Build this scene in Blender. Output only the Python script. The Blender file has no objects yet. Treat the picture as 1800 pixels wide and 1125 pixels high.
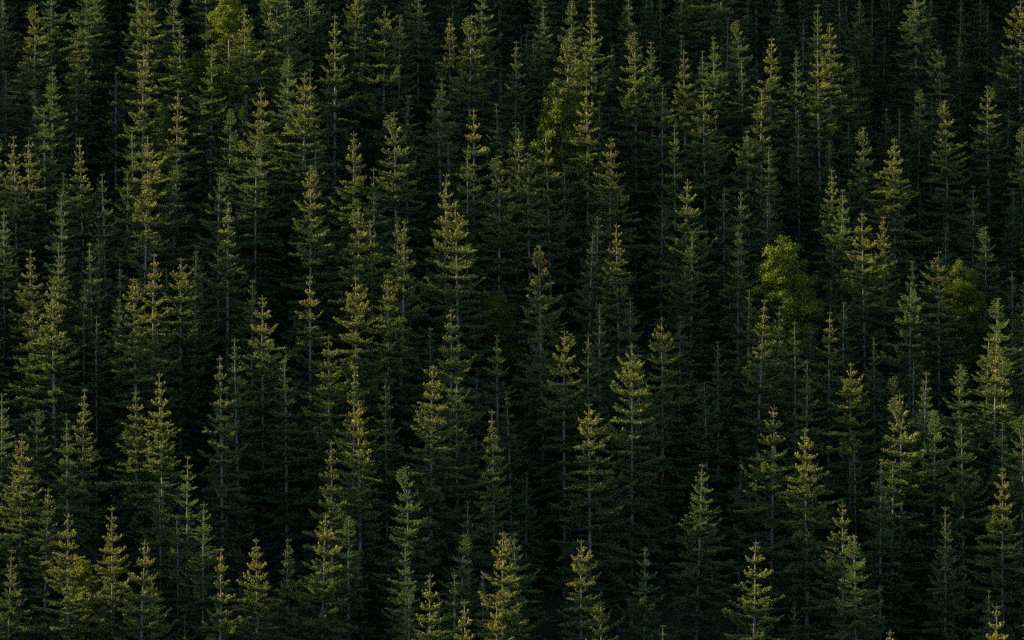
import bpy, math
import numpy as np
from mathutils import Vector, Euler

R = math.radians
scene = bpy.context.scene
COL = scene.collection

# ------------------------------------------------------------------ camera, sky, sun, exposure
CAM_Z = 70.0
LENS = 144.0
FPX = 1800 * LENS / 36.0            # focal length in photograph pixels
cam_data = bpy.data.cameras.new('camera')
cam_data.lens = LENS
cam_data.sensor_width = 36.0
cam_data.clip_start = 1.0
cam_data.clip_end = 5000.0
cam = bpy.data.objects.new('camera', cam_data)
cam.location = (0, 0, CAM_Z)
cam.rotation_euler = (R(90), 0, 0)
COL.objects.link(cam)
scene.camera = cam

SUN_EL = 22.0                        # degrees above the horizon
SUN_AZ = -25.0                       # degrees from due left (-x); negative is behind the hill, so the light grazes the canopy
to_sun = Vector((-math.cos(R(SUN_EL)) * math.cos(R(SUN_AZ)),
                 -math.cos(R(SUN_EL)) * math.sin(R(SUN_AZ)), math.sin(R(SUN_EL))))
world = bpy.data.worlds.new('World')
scene.world = world
world.use_nodes = True
wn = world.node_tree
sky = wn.nodes.new('ShaderNodeTexSky')
sky.sky_type = 'NISHITA'
sky.sun_disc = False
sky.sun_elevation = R(SUN_EL)
sky.sun_rotation = math.atan2(to_sun.x, to_sun.y)
bg = wn.nodes['Background']
bg.inputs['Strength'].default_value = 0.080
wn.links.new(sky.outputs[0], bg.inputs['Color'])

sun_data = bpy.data.lights.new('sun', 'SUN')
sun_data.energy = 5.0
sun_data.angle = R(0.5)
sun_data.color = (1.0, 0.80, 0.25)
sun = bpy.data.objects.new('sun', sun_data)
sun.rotation_euler = to_sun.to_track_quat('Z', 'Y').to_euler()
sun.location = (-200, 300, 200)
COL.objects.link(sun)

scene.view_settings.view_transform = 'Standard'
scene.view_settings.look = 'None'
scene.view_settings.gamma = 1.0
scene.view_settings.use_curve_mapping = False
scene.view_settings.exposure = 2.3
scene.render.engine = 'CYCLES'
scene.cycles.max_bounces = 3
scene.cycles.diffuse_bounces = 2
scene.cycles.glossy_bounces = 1
scene.cycles.transmission_bounces = 2
scene.cycles.transparent_max_bounces = 4
scene.cycles.use_denoising = False
scene.cycles.filter_width = 1.35
scene.cycles.adaptive_threshold = 0.02

# ------------------------------------------------------------------ materials
def new_mat(name):
    m = bpy.data.materials.new(name)
    m.use_nodes = True
    nt = m.node_tree
    nt.nodes.clear()
    out = nt.nodes.new('ShaderNodeOutputMaterial')
    return m, nt, out

def mixrgb(nt, a, b, fac, mode='MIX'):
    n = nt.nodes.new('ShaderNodeMix')
    n.data_type = 'RGBA'
    n.blend_type = mode
    for sock, val in ((n.inputs[0], fac), (n.inputs[6], a), (n.inputs[7], b)):
        if hasattr(val, 'links') or isinstance(val, bpy.types.NodeSocket):
            nt.links.new(val, sock)
        elif isinstance(val, (int, float)):
            sock.default_value = val
        else:
            sock.default_value = (*val, 1)
    return n.outputs[2]

def foliage_mat(name, dark, light, translucency, rough=0.55):
    m, nt, out = new_mat(name)
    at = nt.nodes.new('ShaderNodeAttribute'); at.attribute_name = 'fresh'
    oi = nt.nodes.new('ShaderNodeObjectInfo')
    young = mixrgb(nt, light, oi.outputs['Color'], 1.0, 'MULTIPLY')      # per-tree tint on the young growth
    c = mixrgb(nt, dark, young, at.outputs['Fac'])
    p = nt.nodes.new('ShaderNodeBsdfPrincipled')
    p.inputs['Roughness'].default_value = rough
    p.inputs['Specular IOR Level'].default_value = 0.10
    nt.links.new(c, p.inputs['Base Color'])
    t = nt.nodes.new('ShaderNodeBsdfTranslucent')
    nt.links.new(c, t.inputs['Color'])
    ms = nt.nodes.new('ShaderNodeMixShader'); ms.inputs[0].default_value = translucency
    nt.links.new(p.outputs[0], ms.inputs[1]); nt.links.new(t.outputs[0], ms.inputs[2])
    nt.links.new(ms.outputs[0], out.inputs['Surface'])
    return m

def bark_mat(name, a, b, scale):
    m, nt, out = new_mat(name)
    tc = nt.nodes.new('ShaderNodeTexCoord')
    mp = nt.nodes.new('ShaderNodeMapping'); mp.inputs['Scale'].default_value = (1, 1, 0.35)
    nz = nt.nodes.new('ShaderNodeTexNoise'); nz.inputs['Scale'].default_value = scale
    nz.inputs['Detail'].default_value = 6
    nt.links.new(tc.outputs['Object'], mp.inputs[0]); nt.links.new(mp.outputs[0], nz.inputs['Vector'])
    c = mixrgb(nt, a, b, nz.outputs['Fac'])
    p = nt.nodes.new('ShaderNodeBsdfPrincipled')
    p.inputs['Roughness'].default_value = 0.85
    p.inputs['Specular IOR Level'].default_value = 0.2
    nt.links.new(c, p.inputs['Base Color'])
    bp = nt.nodes.new('ShaderNodeBump'); bp.inputs['Strength'].default_value = 0.6
    bp.inputs['Distance'].default_value = 0.05
    nt.links.new(nz.outputs['Fac'], bp.inputs['Height']); nt.links.new(bp.outputs[0], p.inputs['Normal'])
    nt.links.new(p.outputs[0], out.inputs['Surface'])
    return m

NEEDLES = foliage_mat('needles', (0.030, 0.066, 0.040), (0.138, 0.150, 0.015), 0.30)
LEAVES = foliage_mat('broad_leaves', (0.032, 0.054, 0.009), (0.105, 0.135, 0.010), 0.42, 0.5)
CONE = foliage_mat('cones', (0.15, 0.115, 0.012), (0.24, 0.185, 0.022), 0.15, 0.6)
BARK = bark_mat('fir_bark', (0.05, 0.049, 0.045), (0.14, 0.136, 0.127), 9.0)
TWIG = bark_mat('twig_bark', (0.06, 0.05, 0.04), (0.13, 0.11, 0.09), 20.0)
PALEBARK = bark_mat('pale_bark', (0.05, 0.045, 0.035), (0.13, 0.12, 0.10), 9.0)

def ground_mat():
    m, nt, out = new_mat('forest_floor')
    tc = nt.nodes.new('ShaderNodeTexCoord')
    n1 = nt.nodes.new('ShaderNodeTexNoise'); n1.inputs['Scale'].default_value = 0.35; n1.inputs['Detail'].default_value = 8
    n2 = nt.nodes.new('ShaderNodeTexNoise'); n2.inputs['Scale'].default_value = 4.0; n2.inputs['Detail'].default_value = 6
    nt.links.new(tc.outputs['Object'], n1.inputs['Vector']); nt.links.new(tc.outputs['Object'], n2.inputs['Vector'])
    c = mixrgb(nt, (0.030, 0.024, 0.016), (0.030, 0.040, 0.018), n1.outputs['Fac'])
    c = mixrgb(nt, c, (0.055, 0.045, 0.03), n2.outputs['Fac'])
    p = nt.nodes.new('ShaderNodeBsdfPrincipled'); p.inputs['Roughness'].default_value = 0.95
    p.inputs['Specular IOR Level'].default_value = 0.1
    nt.links.new(c, p.inputs['Base Color'])
    bp = nt.nodes.new('ShaderNodeBump'); bp.inputs['Strength'].default_value = 0.8; bp.inputs['Distance'].default_value = 0.2
    nt.links.new(n2.outputs['Fac'], bp.inputs['Height']); nt.links.new(bp.outputs[0], p.inputs['Normal'])
    nt.links.new(p.outputs[0], out.inputs['Surface'])
    return m

# ------------------------------------------------------------------ terrain
SLOPE = math.tan(R(35))

def ground_z(x, y):
    x = np.asarray(x, float); y = np.asarray(y, float)
    hill = CAM_Z - 20 + (y - 400) * SLOPE
    top = CAM_Z + 330
    hill = top - 0.5 * ((top - hill) + np.sqrt((top - hill) ** 2 + 60 ** 2)) + 6     # rounds off into a ridge
    near = CAM_Z - 1.8 - 0.55 * np.maximum(y - 6, 0)                                   # the slope the camera stands on
    base = 0.5 * (hill + near) + 0.5 * np.sqrt((hill - near) ** 2 + 20 ** 2)
    w = np.clip((y - 150) / 120, 0, 1)
    und = 1.6 * np.sin(x * 0.055 + 0.7) * np.sin(y * 0.04 + 1.1) + 1.0 * np.sin(x * 0.13 + y * 0.07)
    return np.where(y < 6, CAM_Z - 1.8, base) + und * w

def build_ground():
    xs = np.linspace(-600, 600, 121)
    ys = np.concatenate([np.linspace(-200, 200, 40), np.linspace(205, 620, 120), np.linspace(640, 1100, 30)])
    X, Y = np.meshgrid(xs, ys)
    Z = ground_z(X, Y)
    v = np.stack([X, Y, Z], -1).reshape(-1, 3)
    nx = len(xs); ny = len(ys)
    i = np.arange(nx * ny).reshape(ny, nx)
    f = np.stack([i[:-1, :-1], i[:-1, 1:], i[1:, 1:], i[1:, :-1]], -1).reshape(-1, 4)
    me = bpy.data.meshes.new('hillside')
    me.from_pydata(v.tolist(), [], f.tolist())
    me.polygons.foreach_set('use_smooth', [True] * len(me.polygons))
    me.materials.append(ground_mat())
    o = bpy.data.objects.new('hillside_ground', me)
    o['kind'] = 'structure'
    o['label'] = 'dark forest floor on the steep hillside under the firs'
    COL.objects.link(o)
build_ground()

# ------------------------------------------------------------------ mesh collecting
class Soup:
    """Triangle soup with material index and a 'fresh' value for every vertex."""
    def __init__(self):
        self.v = []; self.f = []; self.m = []; self.c = []; self.n = 0
    def add(self, verts, faces, mat, fresh):
        verts = np.asarray(verts, np.float32).reshape(-1, 3)
        faces = np.asarray(faces, np.int32).reshape(-1, 3)
        self.v.append(verts); self.f.append(faces + self.n)
        self.m.append(np.full(len(faces), mat, np.int32))
        self.c.append(np.broadcast_to(np.asarray(fresh, np.float32), (len(verts),)).copy())
        self.n += len(verts)
    def extend(self, other):
        for v, f, m, c in zip(other.v, other.f, other.m, other.c):
            self.v.append(v); self.m.append(m); self.c.append(c)
        off = self.n
        for f in other.f:
            self.f.append(f + off)
        self.n += other.n
    def tris(self):
        return sum(len(f) for f in self.f)
    def mesh(self, name, mats):
        me = bpy.data.meshes.new(name)
        v = np.concatenate(self.v); f = np.concatenate(self.f); m = np.concatenate(self.m); c = np.concatenate(self.c)
        me.vertices.add(len(v)); me.vertices.foreach_set('co', v.ravel())
        me.loops.add(len(f) * 3); me.loops.foreach_set('vertex_index', f.ravel())
        me.polygons.add(len(f))
        me.polygons.foreach_set('loop_start', np.arange(0, len(f) * 3, 3, dtype=np.int32))
        me.polygons.foreach_set('loop_total', np.full(len(f), 3, np.int32))
        me.polygons.foreach_set('material_index', m)
        a = me.attributes.new('fresh', 'FLOAT', 'POINT'); a.data.foreach_set('value', c)
        for mt in mats: me.materials.append(mt)
        me.update(calc_edges=True)
        return me

def norm(a):
    return a / np.maximum(np.linalg.norm(a, axis=-1, keepdims=True), 1e-9)

def needles(rng, soup, P, D, L, fresh, k=5, wid=0.030, spread=0.6, nl=(0.10, 0.17), mat=0):
    """Brushes of flat needle tufts round shoots that start at P, run along D for L."""
    n = len(P)
    if n == 0: return
    P = np.repeat(P, k, 0); D = np.repeat(D, k, 0); L = np.repeat(L, k); fresh = np.repeat(fresh, k)
    N = n * k
    s = rng.uniform(0.0, 0.9, N)
    rnd = rng.normal(size=(N, 3))
    perp = norm(np.cross(D, rnd))
    perp[:, 2] = np.where(perp[:, 2] < 0, perp[:, 2] * 0.45, perp[:, 2])       # needles brush upwards
    nd = norm(D + perp * (spread * rng.uniform(0.5, 1.2, N))[:, None])
    side = norm(np.cross(nd, perp + 0.35 * rng.normal(size=(N, 3))))
    b = P + D * (L * s)[:, None]
    ln = rng.uniform(nl[0], nl[1], N)[:, None]
    w = (wid * rng.uniform(0.7, 1.3, N))[:, None]
    tri = np.stack([b - side * w * 0.8, b + side * w * 0.8 + nd * ln * 0.25, b + nd * ln], 1)
    fr = np.clip(np.stack([fresh * 0.75, fresh * 0.85, fresh * 1.15], 1), 0, 1)
    soup.add(tri.reshape(-1, 3), np.arange(N * 3), mat, fr.ravel())

def tube(soup, pts, rad, sides=5, mat=1, fresh=0.0, cap=True):
    pts = np.asarray(pts, float); rad = np.asarray(rad, float)
    n = len(pts)
    tg = np.gradient(pts, axis=0); tg = norm(tg)
    ref = np.array([0.0, 0.0, 1.0]) if abs(tg[0, 2]) < 0.8 else np.array([1.0, 0.0, 0.0])
    a = norm(np.cross(tg, ref)); b = np.cross(tg, a)
    th = np.linspace(0, 2 * np.pi, sides, endpoint=False)
    ring = pts[:, None] + rad[:, None, None] * (np.cos(th)[None, :, None] * a[:, None] + np.sin(th)[None, :, None] * b[:, None])
    i = np.arange(n * sides).reshape(n, sides)
    q0 = i[:-1]; q1 = np.roll(q0, -1, 1); q3 = i[1:]; q2 = np.roll(q3, -1, 1)
    f = np.concatenate([np.stack([q0, q1, q2], -1).reshape(-1, 3), np.stack([q0, q2, q3], -1).reshape(-1, 3)])
    soup.add(ring.reshape(-1, 3), f, mat, fresh)

# ------------------------------------------------------------------ one fir branch
def fir_branch(rng, soup, cones, z0, az, L, e0, droop, upturn, fresh0, r0, dens, conerate):
    ca, sa = math.cos(az), math.sin(az)
    s = np.linspace(0, 1, 7)
    bend = rng.normal(0, 0.06) * L
    h = L * s * math.cos(e0) 
    z = z0 + L * (math.sin(e0) * s - droop * s ** 1.6 + upturn * s ** 3)
    lat = bend * s ** 2
    path = np.stack([ca * (h + r0) - sa * lat, sa * (h + r0) + ca * lat, z], -1)
    tube(soup, path, np.linspace(0.012 + 0.011 * L, 0.006, 7), 3, 1)
    # laterals
    step = 0.120 / dens
    t0 = 0.06 if L < 1.0 else (0.09 if L < 2 else 0.14)
    m = max(2, int(L * (1 - t0) / step))
    t = np.clip(np.linspace(t0, 0.98, m) + rng.normal(0, 0.012, m), 0.03, 1)
    pos = np.stack([np.interp(t, s, path[:, k]) for k in range(3)], -1)
    tg = norm(np.stack([np.interp(t, s, np.gradient(path[:, k])) for k in range(3)], -1))
    P = []; D = []; LL = []; F = []
    for side in (-1, 1):
        ll = (0.34 * L * (1 - t) ** 0.8 * np.clip(t * 4, 0.35, 1) + 0.10) * rng.uniform(0.6, 1.2, m)
        ll = np.minimum(ll, 0.62)
        ang = rng.uniform(R(34), R(60), m) * side
        c, si = np.cos(ang), np.sin(ang)
        d = np.stack([tg[:, 0] * c - tg[:, 1] * si, tg[:, 0] * si + tg[:, 1] * c, tg[:, 2] * 0.5 + rng.uniform(-0.10, 0.32, m)], -1)
        d = norm(d)
        kk = np.maximum(1, np.ceil(ll / 0.17).astype(int))
        idx = np.repeat(np.arange(m), kk)
        u = np.concatenate([(np.arange(k) + 0.35) / k for k in kk])
        pp = pos[idx] + d[idx] * (ll[idx] * u)[:, None]
        pp[:, 2] += 0.10 * (ll[idx] * u) ** 2
        outer = np.clip(0.35 * t[idx] + 0.65 * u, 0, 1)
        for sgn in (-1, 1):
            a2 = rng.uniform(R(8), R(48), len(idx)) * sgn
            c, si = np.cos(a2), np.sin(a2)
            dd = np.stack([d[idx, 0] * c - d[idx, 1] * si, d[idx, 0] * si + d[idx, 1] * c, d[idx, 2] + rng.uniform(-0.1, 0.9, len(idx))], -1)
            P.append(pp); D.append(norm(dd)); LL.append(rng.uniform(0.13, 0.24, len(idx)))
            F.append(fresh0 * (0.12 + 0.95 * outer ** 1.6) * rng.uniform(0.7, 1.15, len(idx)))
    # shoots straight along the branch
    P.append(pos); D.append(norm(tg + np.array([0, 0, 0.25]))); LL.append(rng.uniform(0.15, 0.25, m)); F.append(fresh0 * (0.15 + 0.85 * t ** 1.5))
    P = np.concatenate(P); D = np.concatenate(D); LL = np.concatenate(LL); F = np.clip(np.concatenate(F), 0, 1)
    ns = float(np.clip(0.55 + 0.28 * L, 0.6, 1.12))
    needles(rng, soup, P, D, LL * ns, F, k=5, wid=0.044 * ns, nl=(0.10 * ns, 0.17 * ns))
    # upright cone tufts on the outer twigs
    if conerate > 0:
        nc = rng.poisson(conerate * (0.6 + L))
        if nc:
            j = rng.choice(len(P), size=min(nc, len(P)), p=(lambda w: w / w.sum())(np.linalg.norm(P[:, :2], axis=1) ** 2 + 1e-4))
            for q in j:
                hgt = rng.uniform(0.10, 0.19); rad = rng.uniform(0.032, 0.052)
                up = np.array([rng.normal(0, 0.2), rng.normal(0, 0.2), 1.0])
                p0 = P[q] + np.array([0, 0, 0.04])
                sv = np.array([0, 0.35, 0.75, 1.0])
                tube(cones, p0 + np.outer(sv * hgt, up), rad * np.array([0.45, 1.0, 0.85, 0.15]), 5, 0, rng.uniform(0, 1))

def make_fir(seed, width, tier, crown_len, dens, conerate, shape=1.08, lop=0.0, fork=False, keep_whole=False, H=24.0, topsplit=6):
    """Local coordinates, base at the origin, H metres tall. Returns meshes for the parts."""
    rng = np.random.default_rng(seed)
    trunk = Soup(); lead = Soup(); cones = Soup(); lower = Soup(); whorls = []
    zz = np.concatenate([np.linspace(-0.6, H - 4, 12), np.linspace(H - 3, H - 1.2, 4)])
    wob = rng.normal(0, 0.03, (len(zz), 2)).cumsum(0) * 0.5
    wob[-3:] *= 0.3
    wx = lambda z: np.stack([np.interp(z, zz, wob[:, 0]), np.interp(z, zz, wob[:, 1])], -1)
    rad = 0.026 + 0.0082 * (H - zz)
    rad[0] *= 1.35
    tube(trunk, np.column_stack([wob, zz]), rad, 9, 0)
    tube(lead, np.column_stack([np.repeat(wob[-1:], 4, 0), np.linspace(H - 1.2, H, 4)]), [0.042, 0.036, 0.026, 0.008], 5, 1)
    # bristles of the leading shoot
    n = 46
    P = np.column_stack([np.repeat(wob[-1:], n, 0), np.linspace(H - 1.2, H - 0.05, n)])
    a = rng.uniform(0, 2 * np.pi, n)
    D = np.column_stack([np.cos(a) * 0.6, np.sin(a) * 0.6, np.ones(n)])
    needles(rng, lead, P, norm(D), np.full(n, 0.03), np.full(n, 0.8), k=2, wid=0.016, nl=(0.05, 0.10))
    zc = H - rng.uniform(0.35, 0.6)
    for b in range(4):
        fir_branch(rng, lead, cones, zc, b * 1.571 + rng.normal(0, 0.2), rng.uniform(0.16, 0.3), R(28), 0.0, 0.1, 0.9, 0.01, 1.0, 0)
    d = 1.05 + rng.uniform(0, 0.25)
    i = 0
    cut = False
    if fork:
        fz = H - 2.6; a_ = rng.uniform(0, 6.28); q = np.linspace(0, 1, 5)
        px = 0.45 * np.cos(a_) * np.sqrt(q); py = 0.45 * np.sin(a_) * np.sqrt(q); pz = fz + 2.1 * q
        tube(lead, np.column_stack([px, py, pz]), np.linspace(0.045, 0.01, 5), 5, 1)
        for zq in (0.45, 0.62, 0.8, 0.95):
            for b in range(4):
                sub = Soup()
                fir_branch(rng, sub, cones, 0, b * 1.571 + rng.normal(0, 0.3), 0.9 * (1.12 - zq) + 0.08, R(32), 0, 0.1, 0.9, 0.01, 1.0, 0)
                for v_ in sub.v: v_ += np.array([np.interp(zq, q, px), np.interp(zq, q, py), fz + 2.1 * zq], np.float32)
                lead.extend(sub)
    while d < crown_len:
        soup = Soup() if i < topsplit else lower
        rr = width * 4.35 * (1 - math.exp(-(d / 9.6) ** (shape + 0.08)))
        f = d / crown_len
        if f > 0.8: rr *= 1 - 0.5 * (f - 0.8) / 0.2 * rng.uniform(0.4, 1)
        e0 = R(np.interp(d, [0, 1.5, 4, 9, 16], [46, 34, 18, 4, -10]))
        droop = np.interp(d, [0, 3, 8, 16], [0.0, 0.04, 0.18, 0.30])
        up = np.interp(d, [0, 3, 8, 16], [0.10, 0.16, 0.22, 0.24])
        nb = 5 if d < 1.6 else (rng.integers(6, 9) if d < 9 else rng.integers(5, 8))
        a0 = rng.uniform(0, 6.28)
        fresh = np.interp(d, [0, 3, 7, 12, 18], [1.0, 1.0, 0.75, 0.4, 0.2])  # new growth, with sunlit tops and dim lower crown put into the colour
        whorl_scale = rng.uniform(0.80, 1.12)
        cr = 1.7 * conerate * np.interp(d, [0, 0.9, 1.6, 6, 9], [0, 0.3, 1, 0.8, 0])
        for b in range(nb):
            if d > 6 and rng.random() < 0.10: continue
            az = a0 + b * 6.283 / nb + rng.normal(0, 0.2)
            L = max(0.16, rr * whorl_scale * rng.uniform(0.70, 1.16) * (1 + lop * math.cos(az - 1.0 + 0.12 * d)))
            fir_branch(rng, soup, cones, H - d + rng.normal(0, np.interp(d, [0, 3, 8], [0.03, 0.07, 0.2])), az, L,
                       e0 + rng.normal(0, R(np.interp(d, [0, 4, 9], [4, 6, 12]))), droop * rng.uniform(0.4, 1.7), up * rng.uniform(0.4, 1.8), fresh, 0.03, dens, cr)
        step = 1.12 * tier * np.interp(d, [0, 1.0, 3, 8, 16], [0.7, 0.8, 1.0, 0.95, 0.8]) * rng.uniform(0.85, 1.15)
        # shorter branches between the tiers
        if d > 1.2:
            for b in range(rng.integers(2, 5)):
                L = max(0.14, rr * rng.uniform(0.22, 0.72))
                fir_branch(rng, soup, cones, H - d - step * rng.uniform(0.3, 0.7), rng.uniform(0, 6.28), L,
                           e0 + rng.normal(0, R(8)), droop, up, fresh * 0.8, 0.03, dens, cr * 0.4)
        if i < topsplit: whorls.append(soup)
        d += step; i += 1
    # dead lower branches on the bare part of the trunk
    for b in range(26):
        z = rng.uniform(2.0, H - crown_len + 1.5); az = rng.uniform(0, 6.28); L = rng.uniform(0.5, 2.0)
        q = np.linspace(0, 1, 4)
        tube(trunk, np.column_stack([np.cos(az) * (0.1 + L * q), np.sin(az) * (0.1 + L * q), z - 0.25 * L * q + 0.05 * rng.normal(size=4)]), np.linspace(0.03, 0.008, 4), 3, 1)
    parts = dict(trunk=trunk.mesh('trunk', [BARK, TWIG]), leading_shoot=lead.mesh('leading_shoot', [NEEDLES, TWIG]),
                 crown=lower.mesh('crown', [NEEDLES, TWIG]), whorls=[w.mesh('branch_whorl', [NEEDLES, TWIG]) for w in whorls],
                 cones=cones.mesh('cones', [CONE]) if cones.n else None)
    whole = Soup()
    for k in [lead, lower] + whorls: whole.extend(k)
    t2 = Soup(); t2.extend(trunk)
    for a_ in t2.m: a_ += 0
    whole_tr = [np.where(x == 0, 2, 1).astype(np.int32) for x in trunk.m]
    t2.m = whole_tr
    whole.extend(t2)
    parts['whole'] = whole.mesh('whole_fir', [NEEDLES, TWIG, BARK]) if keep_whole else None
    parts['H'] = H
    parts['tris'] = whole.tris()
    return parts

#            seed width tier crown dens cones shape lopsided forked
FIR_SPECS = [
    (11, 0.72, 0.78, 19.5, 0.90, 2.6, 1.10, 0.08, False),     # 0-3 slender
    (12, 0.76, 1.00, 20.0, 0.90, 3.0, 1.05, 0.15, False),
    (13, 0.66, 0.92, 19.0, 0.95, 2.4, 1.15, 0.05, True),
    (14, 0.78, 0.72, 20.5, 0.88, 2.6, 1.00, 0.10, False),
    (15, 0.92, 0.86, 20.5, 0.88, 3.0, 1.08, 0.12, False),     # 4-8 medium
    (16, 0.96, 1.15, 20.0, 0.92, 3.4, 1.05, 0.06, False),
    (17, 0.88, 0.76, 20.0, 0.85, 2.6, 1.20, 0.18, False),
    (18, 0.98, 0.90, 21.0, 0.85, 3.0, 0.98, 0.10, True),
    (22, 0.90, 1.02, 20.5, 0.90, 3.0, 1.12, 0.22, False),
    (19, 1.10, 0.82, 21.0, 0.82, 3.0, 1.05, 0.10, False),     # 9-12 broad
    (20, 1.08, 1.08, 21.0, 0.85, 3.4, 1.00, 0.15, False),
    (21, 1.18, 0.88, 21.5, 0.78, 3.0, 1.15, 0.08, False),
    (23, 1.14, 0.98, 21.0, 0.80, 3.0, 0.92, 0.20, False),
]
FIRS = [make_fir(*s, keep_whole=(i in (0, 1, 4, 6, 8, 9))) for i, s in enumerate(FIR_SPECS)]
print('fir triangles', [p['tris'] for p in FIRS], sum(p['tris'] for p in FIRS))

# ------------------------------------------------------------------ broadleaf tree
def make_broadleaf(seed, rx, hz, H=18.0):
    rng = np.random.default_rng(seed)
    trunk = Soup(); crown = Soup()
    zc = H - hz
    tz = np.linspace(-0.5, H - hz * 0.6, 8)
    w = rng.normal(0, 0.08, (8, 2)).cumsum(0) * 0.5
    tube(trunk, np.column_stack([w, tz]), np.linspace(0.24, 0.09, 8), 8, 0)
    clumps = []
    for i in range(150):
        u = norm(rng.normal(size=3)); 
        rr = rng.uniform(0.22, 1.08) ** 0.6
        zrel = u[2] * rr
        taper = 1.0 - 0.48 * max(zrel, 0) - 0.12 * abs(min(zrel, 0))
        c = np.array([u[0] * rr * rx * taper, u[1] * rr * rx * taper, zc + zrel * hz])
        c += rng.normal(0, 0.18, 3)
        clumps.append(c)
    for i, c in enumerate(clumps):
        if i % 4 == 0:
            z0 = min(tz[-1], c[2] - 0.5 * np.linalg.norm(c[:2]) - 0.4)
            b = np.array([np.interp(z0, tz, w[:, 0]), np.interp(z0, tz, w[:, 1]), z0])
            mid = 0.5 * (b + c) + np.array([0, 0, -0.2])
            tube(trunk, np.array([b, mid, c]), [0.07, 0.045, 0.012], 4, 0)
        n = rng.integers(170, 280)
        sz = rng.uniform(0.32, 0.62)
        off = rng.normal(size=(n, 3)) * np.array([sz, sz, sz * 0.62]) * 0.55
        p = c + off
        nrm = norm(rng.normal(size=(n, 3)) + np.array([0, 0, 0.7]))
        t1 = norm(np.cross(nrm, rng.normal(size=(n, 3)))); t2 = np.cross(nrm, t1)
        ln = rng.uniform(0.05, 0.10, n)[:, None]; wd = ln * 0.62
        q = np.stack([p - t1 * ln, p + t2 * wd, p + t1 * ln, p - t2 * wd], 1).reshape(-1, 3)
        k = np.arange(n)[:, None] * 4
        f = np.concatenate([k + np.array([[0, 1, 2]]), k + np.array([[0, 2, 3]])])
        fr = np.clip(rng.uniform(0.25, 0.75) + rng.normal(0, 0.15, n), 0, 1)
        crown.add(q, f, 0, np.repeat(fr, 4))
    return dict(trunk=trunk.mesh('trunk', [PALEBARK]), crown=crown.mesh('crown', [LEAVES]), H=H)

LEAFY = [make_broadleaf(31, 2.7, 4.6), make_broadleaf(32, 3.0, 5.0), make_broadleaf(33, 2.3, 5.2)]

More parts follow.
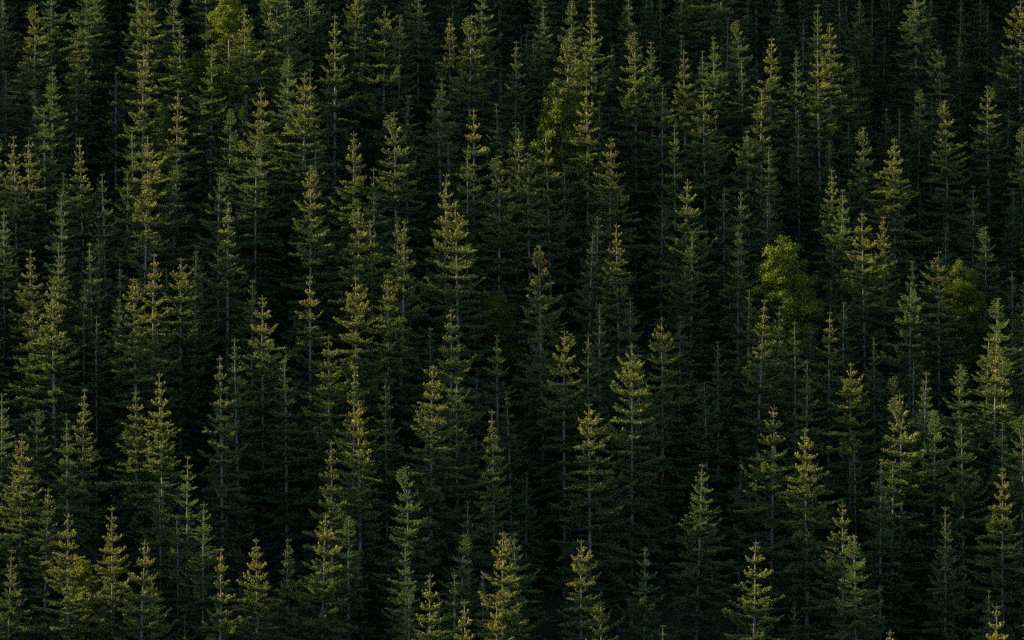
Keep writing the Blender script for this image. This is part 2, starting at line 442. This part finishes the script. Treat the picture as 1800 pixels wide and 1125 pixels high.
# ------------------------------------------------------------------ where the tips stand in the photograph
# x, y of the tip in photograph pixels; g gold-tipped, m green sunlit, d dark, r rusty-topped; then s slender / w broad
TIPS = """
53,8,gw 131,48,r 5,-8,m 252,-8,gw 311,40,g 309,-15,m 89,115,m 85,190,m 174,-20,mw 366,78,m 441,12,g 453,150,gw 305,155,g
250,78,g 204,125,d 12,122,d 233,225,m 267,238,gw 152,240,g 35,238,g 55,240,g 15,268,m 192,302,m 172,312,ds 112,303,ds 107,340,m
306,290,m 382,302,m 398,352,g 407,190,m 430,185,d 247,305,g 224,300,m 62,155,d 3,240,m 7,365,m
481,10,g 509,-3,gw 587,25,g 625,-15,gw 672,8,gw 698,25,m 733,-25,mw 795,30,g 814,25,gw 850,-15,mw 902,70,g
491,100,m 531,125,gw 549,120,m 714,165,m 697,195,g 771,135,m 785,155,m 833,190,g 575,142,d 621,230,g 554,262,m 546,290,gw
660,295,m 778,305,g 907,212,g 874,272,r 883,180,d 795,248,d 625,362,g 699,385,g 822,262,m 447,240,m 810,358,gw
960,8,m 1004,0,m 1043,0,g 987,55,gw 933,60,d 946,68,d 1013,78,m 1038,62,m 1077,78,d 1111,-15,d 1119,55,gw 1152,72,m 1161,-5,d 1138,-25,d
1195,-40,d 1198,62,d 1209,88,r 1235,88,ds 1275,30,d 1267,62,m 1301,35,m 1314,-10,d 1344,65,g 1335,155,g 1308,105,d 1244,155,gw 1221,172,d
1164,152,m 1035,145,g 1051,175,m 1189,218,m 1070,240,rw 908,228,g 937,267,gw 974,232,g 995,295,m 1026,295,d 1195,315,gw 1322,228,mw
1305,335,m 1356,255,m 1161,360,m 1275,327,d 1346,338,d 1093,392,g 922,200,ds
1373,-10,dw 1412,35,ds 1439,8,m 1466,38,gw 1444,85,g 1395,88,ms 1508,-5,mw 1533,-5,d 1482,-10,d 1507,97,m 1548,65,d 1566,-50,d 1608,-20,d
1629,-10,d 1405,200,m 1434,175,d 1453,245,d 1467,296,gs 1479,330,m 1514,222,gw 1494,215,d 1558,190,ds 1581,190,ds 1574,243,gw 1610,155,m
1659,78,gw 1668,175,g 1635,170,d 1684,-5,d 1691,65,d 1720,-30,d 1734,10,d 1741,150,m 1793,0,gw 1768,85,d 1796,222,m 1711,325,d 1778,330,d
1524,370,gw 1555,378,g 1355,262,d 1768,180,d
57,437,g 96,490,g 98,425,m 119,483,d 142,458,d 148,500,d 165,425,m 180,418,m 210,461,d 267,445,g 247,488,g 219,524,mw 317,452,rw 340,440,m
350,430,m 443,490,m 464,518,gw 423,593,m 393,625,g 295,653,g 245,687,gw 135,682,g 68,717,d 5,690,m 53,535,gw 7,402,d 295,470,d 170,555,ds
664,385,g 698,380,g 709,400,m 634,485,gw 689,480,g 545,483,r 577,588,gw 506,632,m 618,642,g 653,600,d 683,665,g 756,575,ds 755,640,gw 790,540,gw
874,586,m 835,645,d 806,668,mw 870,720,gs 904,685,d 637,706,g 876,330,d
953,430,rw 1045,380,m 1028,410,m 956,545,m 994,580,g 1058,532,m 1038,585,m 1111,520,m 1211,405,m 1193,490,d 1164,557,gw 1191,553,m 1109,605,gw
1125,622,m 1262,597,m 1246,670,d 1296,395,g 1310,508,m 1321,525,g 1038,707,gw 1353,710,gw
1370,537,g 1398,565,m 1455,547,g 1425,565,ds 1467,490,d 1485,530,d 1604,458,ds 1596,495,mw 1661,398,d 1651,440,rw 1729,397,m 1780,475,d 1793,493,m
1750,522,m 1741,578,g 1725,593,m 1496,637,gw 1539,592,d 1569,660,m 1585,692,gw 1613,653,m 1632,668,m 1679,639,m 1606,632,d 1640,720,m 1411,632,m
1791,728,m 1763,742,m 1757,625,m
30,760,gw 76,857,g 121,900,gw 5,965,g 119,735,m 331,800,m 354,882,m 318,906,m 199,888,g 238,948,gw 286,856,m 272,1010,m 183,1010,d 380,960,r
331,1080,d 457,945,gw 502,945,g 555,900,rw 612,906,mw 584,772,g 724,818,m 714,952,m 746,1006,gw 827,878,d 808,938,m 801,1006,m 826,1052,g 849,1010,ds
884,935,gw 868,1045,g 916,935,mw 772,1042,ds 721,1042,m 1022,948,gw 1129,960,dw 1216,814,mw 1321,948,gw 1052,1056,g 1163,1098,m 1298,800,d 923,828,d
1421,752,gw 1483,882,rw 1505,940,m 1544,810,m 1563,810,m 1507,778,d 1697,745,mw 1761,820,gw 1664,890,m 1738,1035,d 1752,1062,g 1581,1108,g 1391,1055,d
"""
# broadleaf trees: x, y of the top, prototype, size, label
BROADLEAF = [
    (403, -22, 1, 1.00, 'leafy bright green broadleaf tree rising past the top edge among the left firs', [25]),
    (348, 92, 0, 0.75, 'dim rounded broadleaf tree in shade behind the firs under the tall leafy one', [18]),
    (286, 182, 2, 0.60, 'small yellow-green broadleaf treetop peeping between firs in the upper left', [18.5]),
    (988, 146, 2, 1.25, 'lime broadleaf tree glowing behind firs in the upper middle', [24.0]),
    (874, 512, 0, 0.95, 'dark rounded broadleaf tree in deep shade near the centre', [16]),
    (1378, 425, 1, 1.28, 'bushy round broadleaf tree with sunlit lime top right of centre', [23.8]),
    (1687, 458, 0, 1.00, 'broadleaf tree with dim green dome at the right beside a rusty-topped fir', [20.4]),
    (1218, -6, 2, 0.95, 'dusky olive broadleaf tree cut off by the top edge right of centre', [14.5]),
    (147, 985, 2, 0.85, 'yellow-green bushy broadleaf tree at the lower left beside a gold-tipped fir', [20]),
]

rng = np.random.default_rng(7)

def pixel_to_base(u, v, H):
    """Where a tree of height H must stand on the hillside for its tip to be seen at (u, v)."""
    lo, hi = 250.0, 700.0
    for _ in range(60):
        y = 0.5 * (lo + hi)
        x = (u - 900) / FPX * y
        if ground_z(x, y) + H < CAM_Z + (562.5 - v) / FPX * y: lo = y
        else: hi = y
    x = (u - 900) / FPX * y
    return float(x), float(y), float(ground_z(x, y))

placed = []          # (x, y)
def spaced(u, v, hs):
    best = None
    for H in hs:
        x, y, z = pixel_to_base(u, v, H)
        dmin = min([math.hypot(x - a, y - b) for a, b in placed], default=99.0)
        score = min(dmin, 5.5)
        if best is None or score > best[0] + 1e-6: best = (score, x, y, z, H)
    placed.append(best[1:3])
    return best[1:]

def link_part(name, me, parent, colour):
    o = bpy.data.objects.new(name, me)
    o.parent = parent
    o.color = colour
    COL.objects.link(o)
    return o

def plant_fir(proto, base, H, rz, wfac, colour, cone_colour, label):
    root = bpy.data.objects.new('fir_tree', None)
    root.empty_display_size = 0.5
    root.location = base
    s = H / proto['H']
    root.scale = (s * wfac, s * wfac, s)
    root.rotation_euler = Euler((rng.normal(0, 0.016), rng.normal(0, 0.016), rz))
    root['label'] = label; root['category'] = 'fir tree'; root['group'] = 'firs on the hillside'
    COL.objects.link(root)
    t = link_part('trunk', proto['trunk'], root, colour)
    link_part('leading_shoot', proto['leading_shoot'], t, colour)
    c = link_part('crown', proto['crown'], root, colour)
    for w in proto['whorls']: link_part('branch_whorl', w, c, colour)
    if cone_colour is not None and proto['cones']:
        o = link_part('cones', proto['cones'], c, cone_colour); o['kind'] = 'stuff'
    return root

def tint(kind):  # young-growth tint; sunlit gold and shaded teal are put into the colour
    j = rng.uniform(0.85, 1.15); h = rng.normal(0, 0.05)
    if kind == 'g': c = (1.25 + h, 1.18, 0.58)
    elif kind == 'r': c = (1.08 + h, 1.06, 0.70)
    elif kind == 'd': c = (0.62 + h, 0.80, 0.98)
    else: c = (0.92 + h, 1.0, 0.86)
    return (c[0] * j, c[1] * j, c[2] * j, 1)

# broadleaf trees first, then the firs round them
broad_spots = []
for (u, v, k, s, lab, HB) in BROADLEAF:
    x, y, z, H = spaced(u, v, HB)
    broad_spots.append((u, v, k, s, lab, x, y, z, H))

firs = []; rest = []
for tok in TIPS.split():
    u, v, t = tok.split(',')
    u = float(u); v = float(v)
    kind = t[0]; shape = t[1] if len(t) > 1 else 'm'
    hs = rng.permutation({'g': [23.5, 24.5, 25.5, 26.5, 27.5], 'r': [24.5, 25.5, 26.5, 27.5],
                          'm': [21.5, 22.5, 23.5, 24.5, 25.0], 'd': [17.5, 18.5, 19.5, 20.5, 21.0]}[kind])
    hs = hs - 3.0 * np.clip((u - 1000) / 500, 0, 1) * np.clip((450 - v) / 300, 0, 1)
    if (u, v) in ((987, 55), (974, 232), (1035, 145)): hs = [27.8]      # these stand in front of the lime broadleaf
    x, y, z, H = spaced(u, v, hs)
    if kind + shape == 'ds': rest.append((u, v, x, y, z, H))
    else: firs.append((u, v, kind, shape, x, y, z, H))

# trees whose tips are above the frame or just beside it, and the rest of the wood round the frame
tries = 0
rng2 = np.random.default_rng(99)
buf = np.full((6000, 2), 1e6); buf[:len(placed)] = placed
def near(x, y):
    n = len(placed)
    buf[n - 1] = placed[-1]
    return float(np.sqrt(((buf[:n] - (x, y)) ** 2).sum(1).min()))
while tries < 22000:
    tries += 1
    x = rng2.uniform(-105, 72); y = rng2.uniform(335, 530)
    H = rng2.uniform(20, 27)
    g = float(ground_z(x, y))
    u = 900 + x / y * FPX; v = 562.5 - (g + H - CAM_Z) / y * FPX
    if -12 < u < 1812 and -25 < v < 1135: continue
    if v > 1300 or v < -1000: continue
    if near(x, y) < 4.6: continue
    placed.append((x, y))
    rest.append((u, v, x, y, g, H))
# young firs in the shade between the big trunks
tries = 0; young = 0
while tries < 6000 and young < 330:
    tries += 1
    y = rng2.uniform(345, 490); x = rng2.uniform(-0.135, 0.135) * y
    H = rng2.uniform(5, 11)
    g = float(ground_z(x, y))
    u = 900 + x / y * FPX; v = 562.5 - (g + H - CAM_Z) / y * FPX
    if v > 1300 or v < -350: continue
    if near(x, y) < 2.3: continue
    placed.append((x, y)); rest.append((u, v, x, y, g, H)); young += 1
print('firs by tip', len(firs), 'rest', len(rest))

# ------------------------------------------------------------------ labels
LOOK = {'g': 'gold-tipped', 'm': 'sunlit green', 'd': 'dusky blue-green', 'r': 'rusty-topped'}
SHAPE = {'s': 'slender', 'm': 'narrow', 'w': 'broad'}

ONES = 'zero one two three four five six seven eight nine ten eleven twelve thirteen fourteen fifteen sixteen seventeen eighteen nineteen'.split()
TENS = 'x x twenty thirty forty fifty sixty seventy eighty ninety'.split()
def word(n):
    n = int(n)
    if n >= 100: return 'a hundred'
    return ONES[n] if n < 20 else TENS[n // 10] + ('-' + ONES[n % 10] if n % 10 else '')

LANDMARKS = [(403, 20, 'the leafy bright green tree at the top left'), (988, 160, 'the lime broadleaf tree in the upper middle'),
             (874, 520, 'the dark rounded broadleaf near the centre'), (1378, 440, 'the bushy lime-topped broadleaf'),
             (1687, 470, 'the green-domed broadleaf at the right'), (147, 1000, 'the yellow-green bushy broadleaf at lower left')]
RUSTY = {(131, 48): 'slim rusty-topped fir near the top left corner', (874, 272): 'fir with a faint rusty top in the upper middle',
         (1209, 88): 'slim rusty-topped fir among dusky firs, upper right of centre', (1070, 240): 'tall fir with an orange-brown cone-laden top in the upper middle',
         (317, 452): 'fir with a deep red-brown top at the left, mid-height', (545, 483): 'lone fir with a small rusty tip in a dark gap left of centre',
         (953, 430): 'tall fir with orange cone clusters beside the dark rounded broadleaf at the centre', (1651, 440): 'orange-topped fir touching the green-domed broadleaf at the right',
         (380, 960): 'small fir with brownish tufts near the bottom, left', (555, 900): 'orange-tufted fir between two green firs near the bottom, left of centre',
         (1483, 882): 'orange-topped fir in the lower right beside a paler fir'}
def make_labels():
    labs = {}; used = set(); seen = {}
    for i, f in enumerate(firs):
        look = '%s %s fir' % (SHAPE[f[3]], LOOK[f[2]])
        if f[1] < 0: lab = '%s cut off by the top edge, %s percent across' % (look, word(round(f[0] / 18)))
        elif f[1] < 40: lab = '%s with its tip just inside the top edge, %s percent across' % (look, word(round(f[0] / 18)))
        elif f[0] < 20: lab = '%s on the left edge, tip %s percent down' % (look, word(round(f[1] / 11.25)))
        elif f[0] > 1780: lab = '%s on the right edge, tip %s percent down' % (look, word(round(f[1] / 11.25)))
        else: lab = '%s, tip %s percent across and %s percent down' % (look, word(round(f[0] / 18)), word(round(f[1] / 11.25)))
        if lab in labs.values(): lab = lab.replace(' fir,', ' fir close beside a twin,')
        if (f[0], f[1]) in RUSTY: lab = RUSTY[(f[0], f[1])]; used.add(i)
        labs[i] = lab
    for (lu, lv, name) in LANDMARKS:
        for side, sx in (('just left of', -1), ('just right of', 1)):
            c = [(abs(f[0] - lu) + 0.7 * abs(f[1] - lv), i) for i, f in enumerate(firs) if (f[0] - lu) * sx > 25 and f[1] > 40 and abs(f[1] - lv) < 130 and i not in used]
            if c:
                i = min(c)[1]; used.add(i)
                labs[i] = '%s %s fir %s %s' % (SHAPE[firs[i][3]], LOOK[firs[i][2]], side, name)
    for i, l in labs.items():
        if l in seen: print('DUPLICATE LABEL', l)
        seen[l] = i
    return labs
labels = make_labels()

# ------------------------------------------------------------------ plant everything
for (u, v, k, s, lab, x, y, z, H) in broad_spots:
    p = LEAFY[k]
    root = bpy.data.objects.new('broadleaf_tree', None)
    root.location = (x, y, z); f = H / p['H']
    root.scale = (s, s, f)
    root.rotation_euler = (0, 0, rng.uniform(0, 6.28))
    root['label'] = lab; root['category'] = 'broadleaf tree'; root['group'] = 'broadleaf trees among the firs'
    COL.objects.link(root)
    j = rng.uniform(0.9, 1.1) * (0.75 if 'dim' in lab or 'dark' in lab or 'dusky' in lab else 1.05)      # shaded ones: the shade is put into their leaf colour as a dimmer tone
    link_part('trunk', p['trunk'], root, (1, 1, 1, 1)); link_part('crown', p['crown'], root, (j, j, j, 1))

POOL = {'s': [0, 1, 2, 3], 'm': [1, 3, 4, 5, 6, 7, 8], 'w': [7, 9, 10, 11, 12]}
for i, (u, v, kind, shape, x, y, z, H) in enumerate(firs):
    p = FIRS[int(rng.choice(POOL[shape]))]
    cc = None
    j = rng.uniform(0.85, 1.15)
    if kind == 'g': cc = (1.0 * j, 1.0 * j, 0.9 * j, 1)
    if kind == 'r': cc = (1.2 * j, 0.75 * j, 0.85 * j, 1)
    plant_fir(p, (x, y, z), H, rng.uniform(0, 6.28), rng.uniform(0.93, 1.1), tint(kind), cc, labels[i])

# ------------------------------------------------------------------ the wood round the frame: one object of instanced firs
SRC = [0, 1, 4, 6, 8, 9]
def build_rest():
    src = []
    for p in [FIRS[q] for q in SRC]:
        o = bpy.data.objects.new('fir_source', p['whole']); src.append(o)
    cl = bpy.data.collections.new('fir_sources')
    for o in src: cl.objects.link(o)
    me = bpy.data.meshes.new('surrounding_firs')
    me.from_pydata([(x, y, g) for (_, _, x, y, g, _) in rest], [], [])
    a = me.attributes.new('size', 'FLOAT', 'POINT'); a.data.foreach_set('value', [H / 24.0 for (*_, H) in rest])
    a = me.attributes.new('turn', 'FLOAT', 'POINT'); a.data.foreach_set('value', [float(q) for q in rng2.uniform(0, 6.28, len(rest))])
    a = me.attributes.new('pick', 'INT', 'POINT'); a.data.foreach_set('value', [int(q) for q in rng2.integers(0, len(SRC), len(rest))])
    o = bpy.data.objects.new('surrounding_forest', me)
    o.color = (0.8, 0.92, 0.95, 1)
    o['kind'] = 'stuff'; o['label'] = 'dense fir forest continuing round the picture on the hillside'; o['category'] = 'forest'
    COL.objects.link(o)
    ng = bpy.data.node_groups.new('scatter_firs', 'GeometryNodeTree')
    ng.interface.new_socket('Geometry', in_out='INPUT', socket_type='NodeSocketGeometry')
    ng.interface.new_socket('Geometry', in_out='OUTPUT', socket_type='NodeSocketGeometry')
    N = ng.nodes; Lk = ng.links
    gi = N.new('NodeGroupInput'); go = N.new('NodeGroupOutput')
    ci = N.new('GeometryNodeCollectionInfo'); ci.inputs['Collection'].default_value = cl
    ci.inputs['Separate Children'].default_value = True
    ip = N.new('GeometryNodeInstanceOnPoints'); ip.inputs['Pick Instance'].default_value = True
    def attr(nm, ty):
        q = N.new('GeometryNodeInputNamedAttribute'); q.data_type = ty; q.inputs['Name'].default_value = nm
        return [s for s in q.outputs if s.name == 'Attribute' and s.enabled][0]
    cx = N.new('ShaderNodeCombineXYZ')
    Lk.new(attr('turn', 'FLOAT'), cx.inputs['Z'])
    Lk.new(gi.outputs[0], ip.inputs['Points']); Lk.new(ci.outputs[0], ip.inputs['Instance'])
    Lk.new(attr('pick', 'INT'), ip.inputs['Instance Index'])
    Lk.new(cx.outputs[0], ip.inputs['Rotation'])
    Lk.new(attr('size', 'FLOAT'), ip.inputs['Scale'])
    Lk.new(ip.outputs[0], go.inputs[0])
    md = o.modifiers.new('scatter', 'NODES'); md.node_group = ng
build_rest()
